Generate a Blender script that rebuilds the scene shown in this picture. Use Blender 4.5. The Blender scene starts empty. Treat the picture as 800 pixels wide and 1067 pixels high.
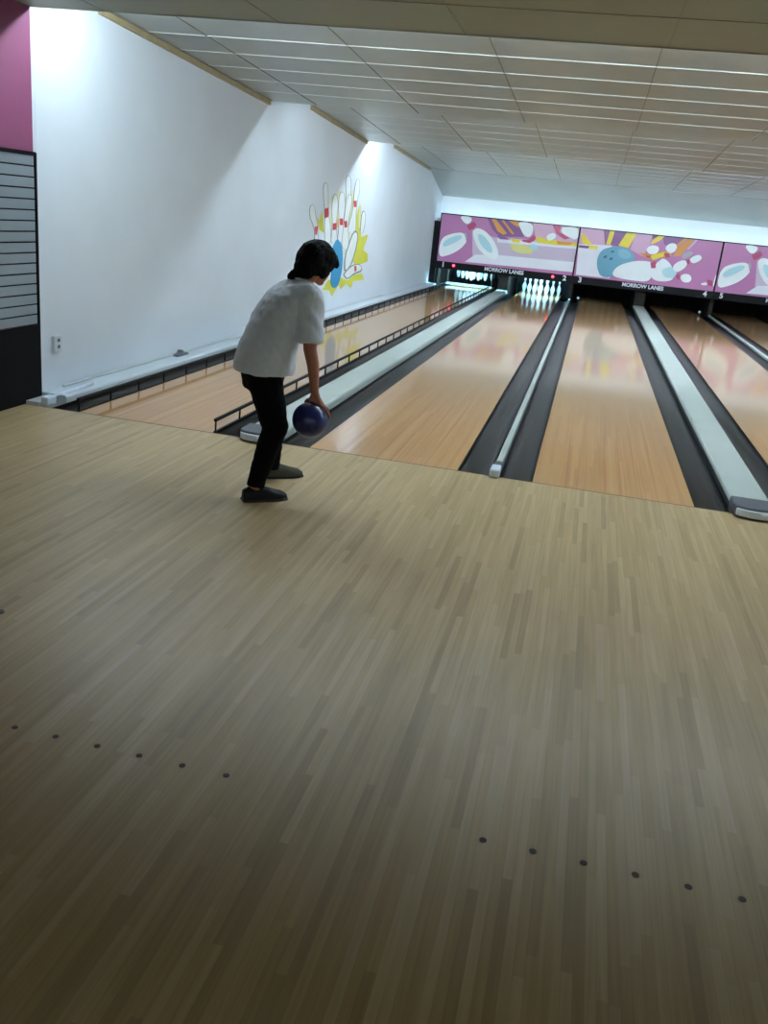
import bpy, bmesh, math, random
from mathutils import Vector, Matrix, noise
random.seed(7)
SC = bpy.context.scene
C = SC.collection
PI = math.pi

# ------------------------------------------------------------------ materials
def lin(c):
    return tuple(((v/255)/12.92 if v/255 <= .04045 else ((v/255+.055)/1.055)**2.4) for v in c)

def mat(name, rgb, rough=.5, metal=0, spec=.5, emit=None, es=0, var=.0, scale=8, bump=0, bscale=60, coat=0, sheen=0):
    m = bpy.data.materials.new(name); m.use_nodes = True
    nt = m.node_tree; N = nt.nodes; L = nt.links
    b = N['Principled BSDF']
    c = lin(rgb)
    b.inputs['Base Color'].default_value = (*c, 1)
    b.inputs['Roughness'].default_value = rough
    b.inputs['Metallic'].default_value = metal
    b.inputs['Specular IOR Level'].default_value = spec
    if coat: b.inputs['Coat Weight'].default_value = coat; b.inputs['Coat Roughness'].default_value = .08
    if sheen: b.inputs['Sheen Weight'].default_value = sheen
    if emit:
        b.inputs['Emission Color'].default_value = (*lin(emit), 1)
        b.inputs['Emission Strength'].default_value = es
    tc = N.new('ShaderNodeTexCoord')
    if var:
        n = N.new('ShaderNodeTexNoise'); n.inputs['Scale'].default_value = scale; n.inputs['Detail'].default_value = 4
        L.new(tc.outputs['Object'], n.inputs['Vector'])
        r = N.new('ShaderNodeValToRGB')
        r.color_ramp.elements[0].position = .3; r.color_ramp.elements[1].position = .7
        r.color_ramp.elements[0].color = (*[v*(1-var) for v in c], 1)
        r.color_ramp.elements[1].color = (*[min(1, v*(1+var)) for v in c], 1)
        L.new(n.outputs['Fac'], r.inputs['Fac']); L.new(r.outputs['Color'], b.inputs['Base Color'])
    if bump:
        n2 = N.new('ShaderNodeTexNoise'); n2.inputs['Scale'].default_value = bscale; n2.inputs['Detail'].default_value = 3
        L.new(tc.outputs['Object'], n2.inputs['Vector'])
        bp = N.new('ShaderNodeBump'); bp.inputs['Strength'].default_value = bump; bp.inputs['Distance'].default_value = .01
        L.new(n2.outputs['Fac'], bp.inputs['Height']); L.new(bp.outputs['Normal'], b.inputs['Normal'])
    return m

def wood(name, cols, rough, board=.0273, length=1.1, contrast=1.0, streak=None, spec=.5, coat=0, coat_r=.05, gloss_from=None):
    """strip flooring running along Y; cols = list of sRGB board colours"""
    m = bpy.data.materials.new(name); m.use_nodes = True
    nt = m.node_tree; N = nt.nodes; L = nt.links
    b = N['Principled BSDF']; b.inputs['Roughness'].default_value = rough
    b.inputs['Specular IOR Level'].default_value = spec
    b.inputs['Coat Weight'].default_value = coat; b.inputs['Coat Roughness'].default_value = coat_r
    tc = N.new('ShaderNodeTexCoord'); s = N.new('ShaderNodeSeparateXYZ'); L.new(tc.outputs['Object'], s.inputs[0])
    def M(op, a, bb=None, c=None):
        n = N.new('ShaderNodeMath'); n.operation = op
        for i, v in enumerate((a, bb, c)):
            if v is None: continue
            if isinstance(v, (int, float)): n.inputs[i].default_value = v
            else: L.new(v, n.inputs[i])
        return n.outputs[0]
    bx_ = M('DIVIDE', s.outputs['X'], board); bi = M('FLOOR', bx_)
    w1 = N.new('ShaderNodeTexWhiteNoise'); w1.noise_dimensions = '1D'; L.new(bi, w1.inputs['W'])
    seg = M('FLOOR', M('ADD', M('DIVIDE', s.outputs['Y'], length), M('MULTIPLY', w1.outputs['Value'], 9.7)))
    cv = N.new('ShaderNodeCombineXYZ'); L.new(bi, cv.inputs[0]); L.new(seg, cv.inputs[1])
    w2 = N.new('ShaderNodeTexWhiteNoise'); w2.noise_dimensions = '2D'; L.new(cv.outputs[0], w2.inputs['Vector'])
    r = N.new('ShaderNodeValToRGB'); r.color_ramp.interpolation = 'LINEAR'
    e = r.color_ramp.elements
    pos = [i/(len(cols)-1) for i in range(len(cols))]
    e[0].position = 0; e[0].color = (*lin(cols[0]), 1); e[1].position = 1; e[1].color = (*lin(cols[-1]), 1)
    for p_, c_ in list(zip(pos, cols))[1:-1]:
        q = e.new(p_); q.color = (*lin(c_), 1)
    L.new(w2.outputs['Value'], r.inputs['Fac'])
    # grain
    mp = N.new('ShaderNodeMapping'); mp.inputs['Scale'].default_value = (70, 2.2, 1); L.new(tc.outputs['Object'], mp.inputs['Vector'])
    g = N.new('ShaderNodeTexNoise'); g.inputs['Scale'].default_value = 1; g.inputs['Detail'].default_value = 5
    L.new(mp.outputs[0], g.inputs['Vector'])
    gm = N.new('ShaderNodeMapRange'); gm.inputs['From Min'].default_value = .3; gm.inputs['From Max'].default_value = .7
    gm.inputs['To Min'].default_value = .95 if streak else .88; gm.inputs['To Max'].default_value = 1.04 if streak else 1.08; L.new(g.outputs['Fac'], gm.inputs['Value'])
    # board joints
    fx = M('FRACT', bx_); jd = .08 if streak else .2
    jn = M('MULTIPLY', M('GREATER_THAN', fx, .045), jd)
    mul = M('MULTIPLY', gm.outputs[0], M('ADD', jn, 1-jd))
    # scuffed patches (wear)
    mp2 = N.new('ShaderNodeMapping'); mp2.inputs['Scale'].default_value = (1.6, .5, 1); L.new(tc.outputs['Object'], mp2.inputs['Vector'])
    n3 = N.new('ShaderNodeTexNoise'); n3.inputs['Scale'].default_value = 1.0; n3.inputs['Detail'].default_value = 3
    L.new(mp2.outputs[0], n3.inputs['Vector'])
    m3 = N.new('ShaderNodeMapRange'); m3.inputs['From Min'].default_value = .3; m3.inputs['From Max'].default_value = .7
    m3.inputs['To Min'].default_value = .93; m3.inputs['To Max'].default_value = 1.08; L.new(n3.outputs['Fac'], m3.inputs['Value'])
    mul = M('MULTIPLY', mul, m3.outputs[0])
    col = r.outputs['Color']
    if streak:
        # reddish worn boards on the first metres of the lane (harder heads section)
        sc_, x0, x1, y1 = streak
        mp4 = N.new('ShaderNodeMapping'); mp4.inputs['Scale'].default_value = (38, .35, 1); L.new(tc.outputs['Object'], mp4.inputs['Vector'])
        n4 = N.new('ShaderNodeTexNoise'); n4.inputs['Scale'].default_value = 1; n4.inputs['Detail'].default_value = 2
        L.new(mp4.outputs[0], n4.inputs['Vector'])
        f4 = N.new('ShaderNodeMapRange'); f4.inputs['From Min'].default_value = .5; f4.inputs['From Max'].default_value = .66; L.new(n4.outputs['Fac'], f4.inputs['Value'])
        yf = N.new('ShaderNodeMapRange'); yf.inputs['From Min'].default_value = y1; yf.inputs['From Max'].default_value = y1*.3; L.new(s.outputs['Y'], yf.inputs['Value'])
        xa = M('MULTIPLY', M('GREATER_THAN', s.outputs['X'], x0), M('LESS_THAN', s.outputs['X'], x1))
        f = M('MULTIPLY', M('MULTIPLY', f4.outputs[0], yf.outputs[0]), M('MULTIPLY', xa, .6))
        mx0 = N.new('ShaderNodeMix'); mx0.data_type = 'RGBA'; L.new(f, mx0.inputs[0]); L.new(col, mx0.inputs[6])
        mx0.inputs[7].default_value = (*lin(sc_), 1); col = mx0.outputs[2]
    if streak:
        # beyond the maple heads the lane is plain, even pine
        yy = N.new('ShaderNodeMapRange'); yy.inputs['From Min'].default_value = 4.4; yy.inputs['From Max'].default_value = 2.2
        L.new(s.outputs['Y'], yy.inputs['Value'])
        mul = M('ADD', M('MULTIPLY', M('SUBTRACT', mul, .97), yy.outputs[0]), .97)
        mu = N.new('ShaderNodeMix'); mu.data_type = 'RGBA'; L.new(yy.outputs[0], mu.inputs[0])
        mu.inputs[6].default_value = (*lin((206,160,108)), 1); L.new(col, mu.inputs[7]); col = mu.outputs[2]
    mx = N.new('ShaderNodeMix'); mx.data_type = 'RGBA'; mx.blend_type = 'MULTIPLY'; mx.inputs[0].default_value = 1
    L.new(col, mx.inputs[6])
    cg = N.new('ShaderNodeCombineColor'); [L.new(mul, cg.inputs[i]) for i in range(3)]
    L.new(cg.outputs[0], mx.inputs[7]); L.new(mx.outputs[2], b.inputs['Base Color'])
    # faint cupping of the boards
    bp = N.new('ShaderNodeBump'); bp.inputs['Strength'].default_value = .05; bp.inputs['Distance'].default_value = .002
    if not streak: L.new(g.outputs['Fac'], bp.inputs['Height']); L.new(bp.outputs['Normal'], b.inputs['Normal'])
    return m

# ------------------------------------------------------------------ mesh helpers
def new_obj(name, me, m=None, parent=None, smooth=False):
    o = bpy.data.objects.new(name, me); C.objects.link(o)
    if m is not None:
        if isinstance(m, (list, tuple)):
            for q in m: me.materials.append(q)
        else: me.materials.append(m)
    if smooth:
        for p in me.polygons: p.use_smooth = True
    if parent: o.parent = parent
    return o

def obj(name, bm, m, parent=None, smooth=False, bevel=0, seg=2, auto=None):
    bmesh.ops.recalc_face_normals(bm, faces=bm.faces)
    me = bpy.data.meshes.new(name); bm.to_mesh(me); bm.free()
    o = new_obj(name, me, m, parent, smooth)
    if bevel:
        md = o.modifiers.new('bevel', 'BEVEL'); md.width = bevel; md.segments = seg; md.limit_method = 'ANGLE'; md.angle_limit = math.radians(40)
    return o

def BM(): return bmesh.new()

def box(bm, x0, x1, y0, y1, z0, z1, mi=0):
    v = [bm.verts.new(p) for p in [(x0,y0,z0),(x1,y0,z0),(x1,y1,z0),(x0,y1,z0),(x0,y0,z1),(x1,y0,z1),(x1,y1,z1),(x0,y1,z1)]]
    for f in [(0,3,2,1),(4,5,6,7),(0,1,5,4),(1,2,6,5),(2,3,7,6),(3,0,4,7)]:
        q = bm.faces.new([v[i] for i in f]); q.material_index = mi
    return bm

def prism(bm, poly, axis, a, b, mi=0):
    """extrude the 2D polygon along an axis from a to b. axis 0: poly=(y,z); 1: (x,z); 2: (x,y)"""
    def P(p, t): return {0: (t, p[0], p[1]), 1: (p[0], t, p[1]), 2: (p[0], p[1], t)}[axis]
    A = [bm.verts.new(P(p, a)) for p in poly]; B = [bm.verts.new(P(p, b)) for p in poly]
    n = len(poly); fs = []
    fs.append(bm.faces.new(A)); fs.append(bm.faces.new(B[::-1]))
    for i in range(n): fs.append(bm.faces.new([A[i], B[i], B[(i+1) % n], A[(i+1) % n]]))
    for f in fs: f.material_index = mi
    return bm

def tube(bm, pts, r, n=10, mi=0):
    pts = [Vector(p) for p in pts]; rings = []
    for i, p in enumerate(pts):
        d = (pts[min(i+1, len(pts)-1)] - pts[max(i-1, 0)]).normalized()
        up = Vector((0,0,1)) if abs(d.z) < .9 else Vector((1,0,0))
        s = d.cross(up).normalized(); u = s.cross(d)
        rr = r[i] if isinstance(r, (list, tuple)) else r
        rings.append([bm.verts.new(p + (s*math.cos(2*PI*k/n) + u*math.sin(2*PI*k/n))*rr) for k in range(n)])
    for a, b in zip(rings, rings[1:]):
        for k in range(n): bm.faces.new([a[k], a[(k+1) % n], b[(k+1) % n], b[k]]).material_index = mi
    bm.faces.new(rings[0][::-1]).material_index = mi; bm.faces.new(rings[-1]).material_index = mi
    return bm

def lathe(bm, prof, n=24, c=(0,0,0)):
    rings = []
    for r, z in prof:
        rings.append([bm.verts.new((c[0]+r*math.cos(2*PI*k/n), c[1]+r*math.sin(2*PI*k/n), c[2]+z)) for k in range(n)])
    for a, b in zip(rings, rings[1:]):
        for k in range(n): bm.faces.new([a[k], a[(k+1) % n], b[(k+1) % n], b[k]])
    bm.faces.new(rings[0][::-1]); bm.faces.new(rings[-1])
    return bm

def tag(o, label, cat, group=None, kind=None):
    o['label'] = label; o['category'] = cat
    if group: o['group'] = group
    if kind: o['kind'] = kind
    return o

def struct(o): o['kind'] = 'structure'; return o

def thing(name, label, cat, loc=(0,0,0), group=None):
    o = bpy.data.objects.new(name, None); o.empty_display_size = .1; C.objects.link(o); o.location = loc
    return tag(o, label, cat, group)

def dup(root, loc, label, group=None):
    r = root.copy(); C.objects.link(r); r.location = loc; r['label'] = label
    if group: r['group'] = group
    for ch in list(root.children):
        c = ch.copy(); C.objects.link(c); c.parent = r
        for g in list(ch.children):
            d = g.copy(); C.objects.link(d); d.parent = c
    return r

# ------------------------------------------------------------------ camera
cam_d = bpy.data.cameras.new('camera'); cam = bpy.data.objects.new('camera', cam_d); C.objects.link(cam)
cam.location = (3.5465480, -5.9611914, 1.6319252)
cam.rotation_euler = (1.24869297, -0.09762284, 0.22377802)
cam_d.sensor_fit = 'HORIZONTAL'; cam_d.sensor_width = 36; cam_d.lens = 936.2441/800*36
cam_d.clip_start = .05; cam_d.clip_end = 100
SC.camera = cam
SC.view_settings.view_transform = 'Standard'; SC.view_settings.look = 'None'
SC.view_settings.gamma = 1; SC.view_settings.use_curve_mapping = False
SC.view_settings.exposure = 1.5

# ------------------------------------------------------------------ palette
LANE_L, GUT = 1.0668, .235
WIDE, THIN = .268, .048
LX = [0.0]
for k in range(5): LX.append(LX[-1] + LANE_L + 2*GUT + (WIDE if k % 2 == 0 else THIN))
XW = -.45            # left wall plane
XR = 10.35           # right wall plane
LEND = 19.25         # end of the pin decks
M_wall = mat('painted_wall', (212,220,230), .55, var=.03, scale=1.5, bump=.05, bscale=40)
M_pinkwall = mat('pink_wall', (134,66,102), .7, var=.04, scale=3)
M_head = mat('header_wall', (226,234,238), .55, var=.02, scale=2)
M_ceil = mat('ceiling_panel', (157,164,160), .38, var=.05, scale=1.2, spec=.5)
M_soffit = mat('soffit_panel', (140,144,118), .55, var=.06, scale=1.4)
M_tbar = mat('ceiling_bar', (200,202,198), .35, metal=.1)
M_seam = mat('dark_seam', (128,126,116), .6)
M_trimwood = mat('crown_wood', (160,146,112), .5, var=.15, scale=9)
M_black = mat('black_board', (5,5,7), .8, spec=.2, var=.2, scale=5)
M_slat = mat('grey_slat', (128,138,146), .5, var=.03, scale=5)
M_gut = mat('gutter_plastic', (7,7,10), .29, var=.2, scale=6, spec=.25)
M_edge = mat('gutter_edge', (6,6,8), .5, spec=.2)
M_cap = mat('capping_white', (180,190,186), .4, var=.05, scale=3, bump=.05, bscale=90)
M_capdark = mat('cap_side', (40,46,50), .5)
M_grey = mat('cap_hood_grey', (92,96,104), .45, var=.05, scale=20)
M_silver = mat('cap_front_silver', (222,234,255), .3, metal=0, var=.06, scale=20)
M_rail = mat('rail_black', (8,7,8), .5, spec=.25)
M_maskframe = mat('masking_frame', (9,9,14), .5, spec=.15)
M_pit = mat('pit_black', (6,6,8), .8)
M_kick = mat('kickback', (44,38,35), .7, spec=.2, var=.3, scale=6)
M_pin = mat('pin_white', (240,240,238), .25, var=.02, coat=.4)
M_red = mat('pin_red', (205,30,45), .3)
M_letter = mat('white_letters', (225,228,235), .5)
M_led = mat('red_led', (255,60,70), .4, emit=(255,50,70), es=3)
M_sweep = mat('sweep_bar', (150,165,170), .4)
M_tube = mat('fluorescent_tube', (240,250,255), .3, emit=(222,242,255), es=63)
M_tubeH = mat('header_fill_tube', (240,250,255), .3, emit=(215,240,255), es=5.6)
M_tube3 = mat('bright_tube', (240,250,255), .3, emit=(222,242,255), es=130)
M_tubeD = mat('pindeck_tube', (200,250,255), .3, emit=(150,225,255), es=260)
M_batten = mat('batten_white', (215,218,220), .4)
M_shelf = mat('wall_shelf_white', (205,214,222), .45, var=.03, scale=3)
M_plate = mat('outlet_plate', (200,205,205), .4)
M_dot = mat('dot_dark', (34,22,16), .5)
M_appr = wood('approach_boards', [(166,142,104),(180,155,114),(186,160,120),(180,154,112),(194,170,132),(186,160,118)], .38, length=.7, spec=.4)
def lane_mat(i, st): return wood('lane_boards', [(198,146,88),(208,158,100),(203,152,94),(214,165,107)], .5, length=1.9, spec=.15, coat=0, streak=st)

def lacquer():
    """clear oiled finish: mirror-like at grazing angles, clear seen from above"""
    m = bpy.data.materials.new('lane_lacquer'); m.use_nodes = True
    N = m.node_tree.nodes; L = m.node_tree.links; N.remove(N['Principled BSDF'])
    t = N.new('ShaderNodeBsdfTransparent'); g = N.new('ShaderNodeBsdfGlossy'); g.inputs['Roughness'].default_value = .085
    tc = N.new('ShaderNodeTexCoord'); n = N.new('ShaderNodeTexNoise'); n.inputs['Scale'].default_value = 2
    L.new(tc.outputs['Object'], n.inputs['Vector'])
    mr = N.new('ShaderNodeMapRange'); mr.inputs['To Min'].default_value = .075; mr.inputs['To Max'].default_value = .095
    L.new(n.outputs['Fac'], mr.inputs['Value']); L.new(mr.outputs[0], g.inputs['Roughness'])
    f = N.new('ShaderNodeFresnel'); f.inputs['IOR'].default_value = 1.52
    # same reflectance from either side of the thin film
    ge = N.new('ShaderNodeNewGeometry'); io = N.new('ShaderNodeMapRange'); io.inputs['To Min'].default_value = 1.66; io.inputs['To Max'].default_value = 1/1.66
    L.new(ge.outputs['Backfacing'], io.inputs['Value']); L.new(io.outputs[0], f.inputs['IOR'])
    mx = N.new('ShaderNodeMixShader'); L.new(f.outputs[0], mx.inputs[0]); L.new(t.outputs[0], mx.inputs[1]); L.new(g.outputs[0], mx.inputs[2])
    L.new(mx.outputs[0], N['Material Output'].inputs['Surface'])
    return m
M_lacq = lacquer()
# ------------------------------------------------------------------ shell
YB = -9.0
b = BM(); box(b, XW-.12, XR, YB, 0, -.12, 0); struct(obj('floor', b, M_appr))
b = BM(); box(b, XW-.12, XR, 0.0, 20.6, -.32, -.24); struct(obj('floor', b, M_pit))          # machine-bed floor under the lanes
b = BM(); box(b, XW-.12, XW, .235, 20.6, -.3, 3.1); struct(obj('wall_left', b, M_wall))
b = BM(); box(b, XW-.13, XW-.002, YB, .2, 0, 3.1); struct(obj('wall_left', b, M_pinkwall))
b = BM(); box(b, XR, XR+.12, YB, 20.6, -.3, 3.1); struct(obj('wall_right', b, M_wall))
b = BM(); box(b, XW, XR, 18.15, 18.27, 1.35, 3.0); struct(obj('wall_front', b, M_head))
b = BM(); box(b, XW, XR, 20.5, 20.6, -.3, 2.0); struct(obj('wall_back', b, M_pit))
b = BM(); box(b, XW-.12, XW-.001, .2, .235, -.1, 3.1); struct(obj('wall_left', b, M_wall))
b = BM(); box(b, XW, XW+.012, .2, .225, 0, 1.79); struct(obj('trim_1', b, M_black, bevel=.003))
# ceiling: front soffit and three rising steps, then the sloping part in front of the header
SEG = [(.22, 2.95, 5.05, 2.742), (5.05, 2.965, 9.87, 2.73), (9.87, 2.93, 15.95, 2.70)]
b = BM()
box(b, XW, XR, YB, .2, 2.72, 2.80, 1)
box(b, XW, XR, .17, .22, 2.72, 3.0, 1)
for i, (y0, z0, y1, z1) in enumerate(SEG):
    prism(b, [(y0, z0), (y1, z1), (y1, z1+.03), (y0, z0+.03)], 0, XW, XR, 0)
    if i == 2: break
    nz = SEG[i+1][1]
    box(b, XW, XR, y1, y1+.02, z1, nz+.03, 0)
prism(b, [(15.95, 2.69), (18.15, 2.18), (18.15, 2.22), (15.95, 2.73)], 0, XW, XR, 0)
struct(obj('ceiling', b, [M_ceil, M_soffit]))
b = BM(); box(b, XW, XR, YB, 20.6, 3.08, 3.16); struct(obj('ceiling', b, M_soffit))
b = BM()                                                    # cross bars and long seams of the panel grid
for (y0, z0, y1, z1) in SEG:
    y = y0 + 1.0 if y0 < 1 else y0 + .75
    while y < y1-.2:
        z = z0 + (z1-z0)*(y-y0)/(y1-y0)
        dz = .006 if y0 < 1 else .0015
        box(b, XW+.01, XR, y-.005, y+.005, z-dz, z+.002, 0)
        y += .63
    for k in range(9):
        x = .12 + 1.22*k
        prism(b, [(y0+.04, z0-.006), (y1-.02, z1-.006), (y1-.02, z1+.001), (y0+.04, z0+.001)], 0, x-.004, x+.004, 1)
for k in range(9):
    x = .12 + 1.22*k
    box(b, x-.002, x+.002, YB, .2, 2.717, 2.72, 1)
for y in (-.6, -1.2, -1.8): box(b, XW, XR, y-.002, y+.002, 2.717, 2.72, 1)
struct(obj('trim_2', b, [M_tbar, M_seam]))
for n, (ya, yb, s) in enumerate([(1.1, 4.98, 0), (6.6, 9.8, 1), (11.9, 15.9, 2)]):
    y0, z0, y1, z1 = SEG[s]; f = lambda y: z0 + (z1-z0)*(y-y0)/(y1-y0)
    b = BM(); prism(b, [(ya, f(ya)-.055), (yb, f(yb)-.055), (yb, f(yb)-.004), (ya, f(ya)-.004)], 0, XW, XW+.03, 0)
    prism(b, [(ya, f(ya)-.010), (yb, f(yb)-.010), (yb, f(yb)-.002), (ya, f(ya)-.002)], 0, XW+.03, XW+.045, 1)
    struct(obj('trim_%d' % (n+3), b, [M_trimwood, M_seam]))

# slatwall panel and black kick board at the very left
t = thing('slatwall_panel', 'grey slatted display panel with black grooves below the pink wall', 'wall panel', (XW, -4.4, .58))
b = BM()
sp = .0745; nsl = 16
for k in range(nsl):
    z0 = .0 + k*sp
    box(b, -.002, .012, -4.55, 4.585, z0+.005, z0+sp-.005)
obj('slats', b, M_slat, t, bevel=.002)
b = BM(); box(b, -.002, .004, -4.58, 4.60, 0, nsl*sp); obj('backing', b, M_black, t)
b = BM(); box(b, 0, .02, -4.58, 4.6, nsl*sp-.004, nsl*sp+.022); obj('top_rail', b, M_black, t)
b = BM(); box(b, XW-.002, XW+.014, YB, .2, 0, .575); struct(obj('baseboard_left', b, M_black, bevel=.002))

# outlet, conduit, bracket on the left wall
t = thing('wall_outlet', 'small white outlet box low on the white wall near the black board', 'outlet', (XW, .43, .41))
b = BM(); box(b, 0, .035, -.05, .05, -.06, .06); obj('plate', b, M_shelf, t, bevel=.006)
for dz in (-.025, .025):
    b = BM(); box(b, .035, .037, -.016, .016, dz-.013, dz+.013); obj('socket', b, M_grey, t)

# ------------------------------------------------------------------ lanes
for i, x in enumerate(LX):
    b = BM(); box(b, 0, LANE_L, 0, LEND, -.06, 0)
    st = ((184,112,62), .18, .92, 4.4)
    o = obj('bowling_lane', b, lane_mat(i, st)); o.location = (x, .006, -.0015)
    me = bpy.data.meshes.new('lacquer_coat')
    me.from_pydata([(.0005, .0005, .0015), (LANE_L-.0005, .0005, .0015), (LANE_L-.0005, LEND, .0015), (.0005, LEND, .0015)], [], [(0, 1, 2, 3)])
    new_obj('lacquer_coat', me, M_lacq, o)
    lab = ['glossy wooden bowling lane nearest the white wall, with black bumper rails on both sides',
           'glossy wooden bowling lane 2 leading to the ten standing white pins',
           'glossy wooden bowling lane 3, second lane right of the bowler, between thin and wide cappings',
           'glossy wooden bowling lane 4 right of the wide white capping with the silver front',
           'glossy wooden bowling lane 5 under the right hand masking picture',
           'glossy wooden bowling lane 6, last lane beyond lane 5'][i]
    tag(o, lab, 'bowling lane', 'bowling lanes')

GW = GUT-.012
def gutter_bm():
    b = BM(); n = 14; w = GW-.012; R = w/2
    prof = [(.006, -.005)] + [(.006+R-R*math.cos(PI*k/n), -.012-.062*math.sin(PI*k/n)) for k in range(n+1)] + [(GW-.006, -.005)]
    out = [(GW-.003, -.005), (GW-.003, -.11), (.003, -.11), (.003, -.005)]
    prism(b, prof + out[0:1] + out[1:3] + out[3:4], 1, 0.004, 17.9)
    return b
gl = {0: ('wall side', 'lane 1'), }
def gutter(x, label):
    t = thing('gutter', label, 'gutter', (x, 0, 0), 'dark ball gutters')
    g = obj('channel', gutter_bm(), M_gut, t, smooth=False)
    b = BM(); box(b, .0005, .004, 0.004, 17.9, -.11, -.001); box(b, GW-.004, GW-.0005, 0.004, 17.9, -.11, -.001); obj('edge_strip', b, M_edge, t)
    b = BM(); box(b, .004, GW-.004, .0042, .03, -.10, -.012); obj('end_stop', b, M_edge, t, bevel=.004)
    return t
for i, x in enumerate(LX):
    gutter(x-GW, 'dark ball gutter along the left edge of bowling lane %d' % (i+1))
    gutter(x+LANE_L, 'dark ball gutter along the right edge of bowling lane %d' % (i+1))

# cappings between the gutters
def cap_body(w, y0, y1, h):
    b = BM(); r = min(.02, w*.25)
    prism(b, [(0, -.12), (w, -.12), (w, h-r), (w-r*.3, h-r*.3), (w-r, h), (r, h), (r*.3, h-r*.3), (0, h-r)], 1, y0, y1)
    return b
CH = .06
def wide_cap(x, label):
    t = thing('lane_capping', label, 'capping', (x, 0, 0), 'cappings between the lanes')
    obj('cover', cap_body(WIDE, .16, 17.55, CH), M_cap, t)
    b = BM(); prism(b, [(-.006, -.10), (.0, .03), (.0, -.10)], 1, .16, 17.55); obj('side_skirt', b, M_capdark, t)
    # hood: low rounded block, grey on top with a pale metal front
    b = BM(); n = 8; poly = []
    for k in range(n+1):
        a = PI*k/n; poly.append((WIDE/2 - (WIDE/2+.004)*math.cos(a), -.05 - .105*math.sin(a)**.6))
    front = [(WIDE+.004, .16), (-.004, .16)]
    poly2 = [(-.004, .16), (-.004, -.02)] + [(WIDE/2 - (WIDE/2+.004)*math.cos(PI*k/n), -.02-.085*max(0,math.sin(PI*k/n))**.7) for k in range(1, n)] + [(WIDE+.004, -.02), (WIDE+.004, .16)]
    prism(b, poly2, 2, .003, .078); obj('hood', b, M_grey, t, bevel=.012, seg=3)
    poly3 = [(.004, .0), (.004, -.028)] + [(WIDE/2 - (WIDE/2)*math.cos(PI*k/n), -.029-.088*max(0,math.sin(PI*k/n))**.7) for k in range(1, n)] + [(WIDE-.004, -.028), (WIDE-.004, .0)]
    b = BM(); prism(b, poly3, 2, .012, .062); f = obj('front_plate', b, M_silver, t, bevel=.008, seg=3)
    b = BM(); box(b, WIDE*.55, WIDE*.8, -.121, -.112, .028, .05); obj('button', b, M_letter, f, bevel=.003)
    return t
wide_cap(LX[0]+LANE_L+GUT, 'wide white capping left of the bowler, beside the railed lane')
wide_cap(LX[2]+LANE_L+GUT, 'wide white capping with grey hood and silver front at the right edge')
wide_cap(LX[4]+LANE_L+GUT, 'wide white capping between lanes 5 and 6 beyond the frame edge')
def thin_cap(x, label):
    t = thing('lane_capping', label, 'capping', (x, 0, 0), 'cappings between the lanes')
    obj('cover', cap_body(THIN, .30, 17.7, CH*.6), M_cap, t)
    b = BM(); box(b, -.004, THIN+.004, .1, .30, -.1, CH*.55); obj('joint_sleeve', b, M_grey, t, bevel=.006)
    b = BM(); box(b, -.010, THIN+.012, -.055, .10, 0.002, .062); obj('end_block', b, M_silver, t, bevel=.014, seg=3)
    return t
thin_cap(LX[1]+LANE_L+GUT, 'narrow white capping strip between lanes 2 and 3 with small silver end block')
thin_cap(LX[3]+LANE_L+GUT, 'narrow white capping strip between lanes 4 and 5 at the far right')
# wall side capping
t = thing('lane_capping', 'white capping shelf along the foot of the left wall', 'capping', (XW, 0, 0), 'cappings between the lanes')
b = BM(); prism(b, [(0.004, -.12), (.212, -.12), (.212, .035), (.2, .05), (.004, .05)], 1, .24, 17.4); obj('cover', b, M_shelf, t)
b = BM(); prism(b, [(.018, .0), (.13, .0), (.13, .24), (.018, .24)], 2, .003, .03); obj('end_plate', b, M_plate, t, bevel=.004)
b = BM(); box(b, .125, .19, .02, .14, .003, .07); obj('end_block', b, M_silver, t, bevel=.014, seg=3)
b = BM(); tube(b, [(.16, .13, .055), (.14, .75, .062)], .012); obj('tie_rod', b, M_silver, t, smooth=True)
b = BM(); tube(b, [(XW+.028, .5, .062), (XW+.028, 12, .062)], .010, 8)
tag(obj('conduit', b, M_plate, smooth=True), 'thin pale conduit lying in the corner of wall and capping shelf', 'conduit')
b = BM(); prism(b, [(2.46, .0505), (2.74, .0505), (2.70, .07), (2.62, .085), (2.58, .11), (2.55, .085), (2.48, .07)], 0, XW+.045, XW+.10)
tag(obj('cable_clamp', b, M_grey, bevel=.004), 'small grey clamp sitting on the white shelf by the wall', 'clamp')

# bumper rails of lane 1
def bumper(x, label):
    t = thing('bumper_rail', label, 'bumper rail', (x, 0, 0), 'bumper rails of lane 1')
    b = BM(); box(b, -.012, .012, .02, 17.6, .078, .102); obj('top_bar', b, M_rail, t, bevel=.006)
    for k in range(38):
        y = .035 + .472*k
        if y > 17.5: break
        b = BM(); tube(b, [(0, y, .001), (0, y, .085)], .0075, 8); obj('post', b, M_rail, t, smooth=True)
    b = BM(); box(b, -.010, .010, .02, 17.6, .0005, .007); obj('base_strip', b, M_rail, t)
    return t
bumper(-.012, 'black bumper rail on posts along the wall side of lane 1')
bumper(LANE_L+.014, 'black bumper rail on posts just left of the bowler, right side of lane 1')

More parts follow.
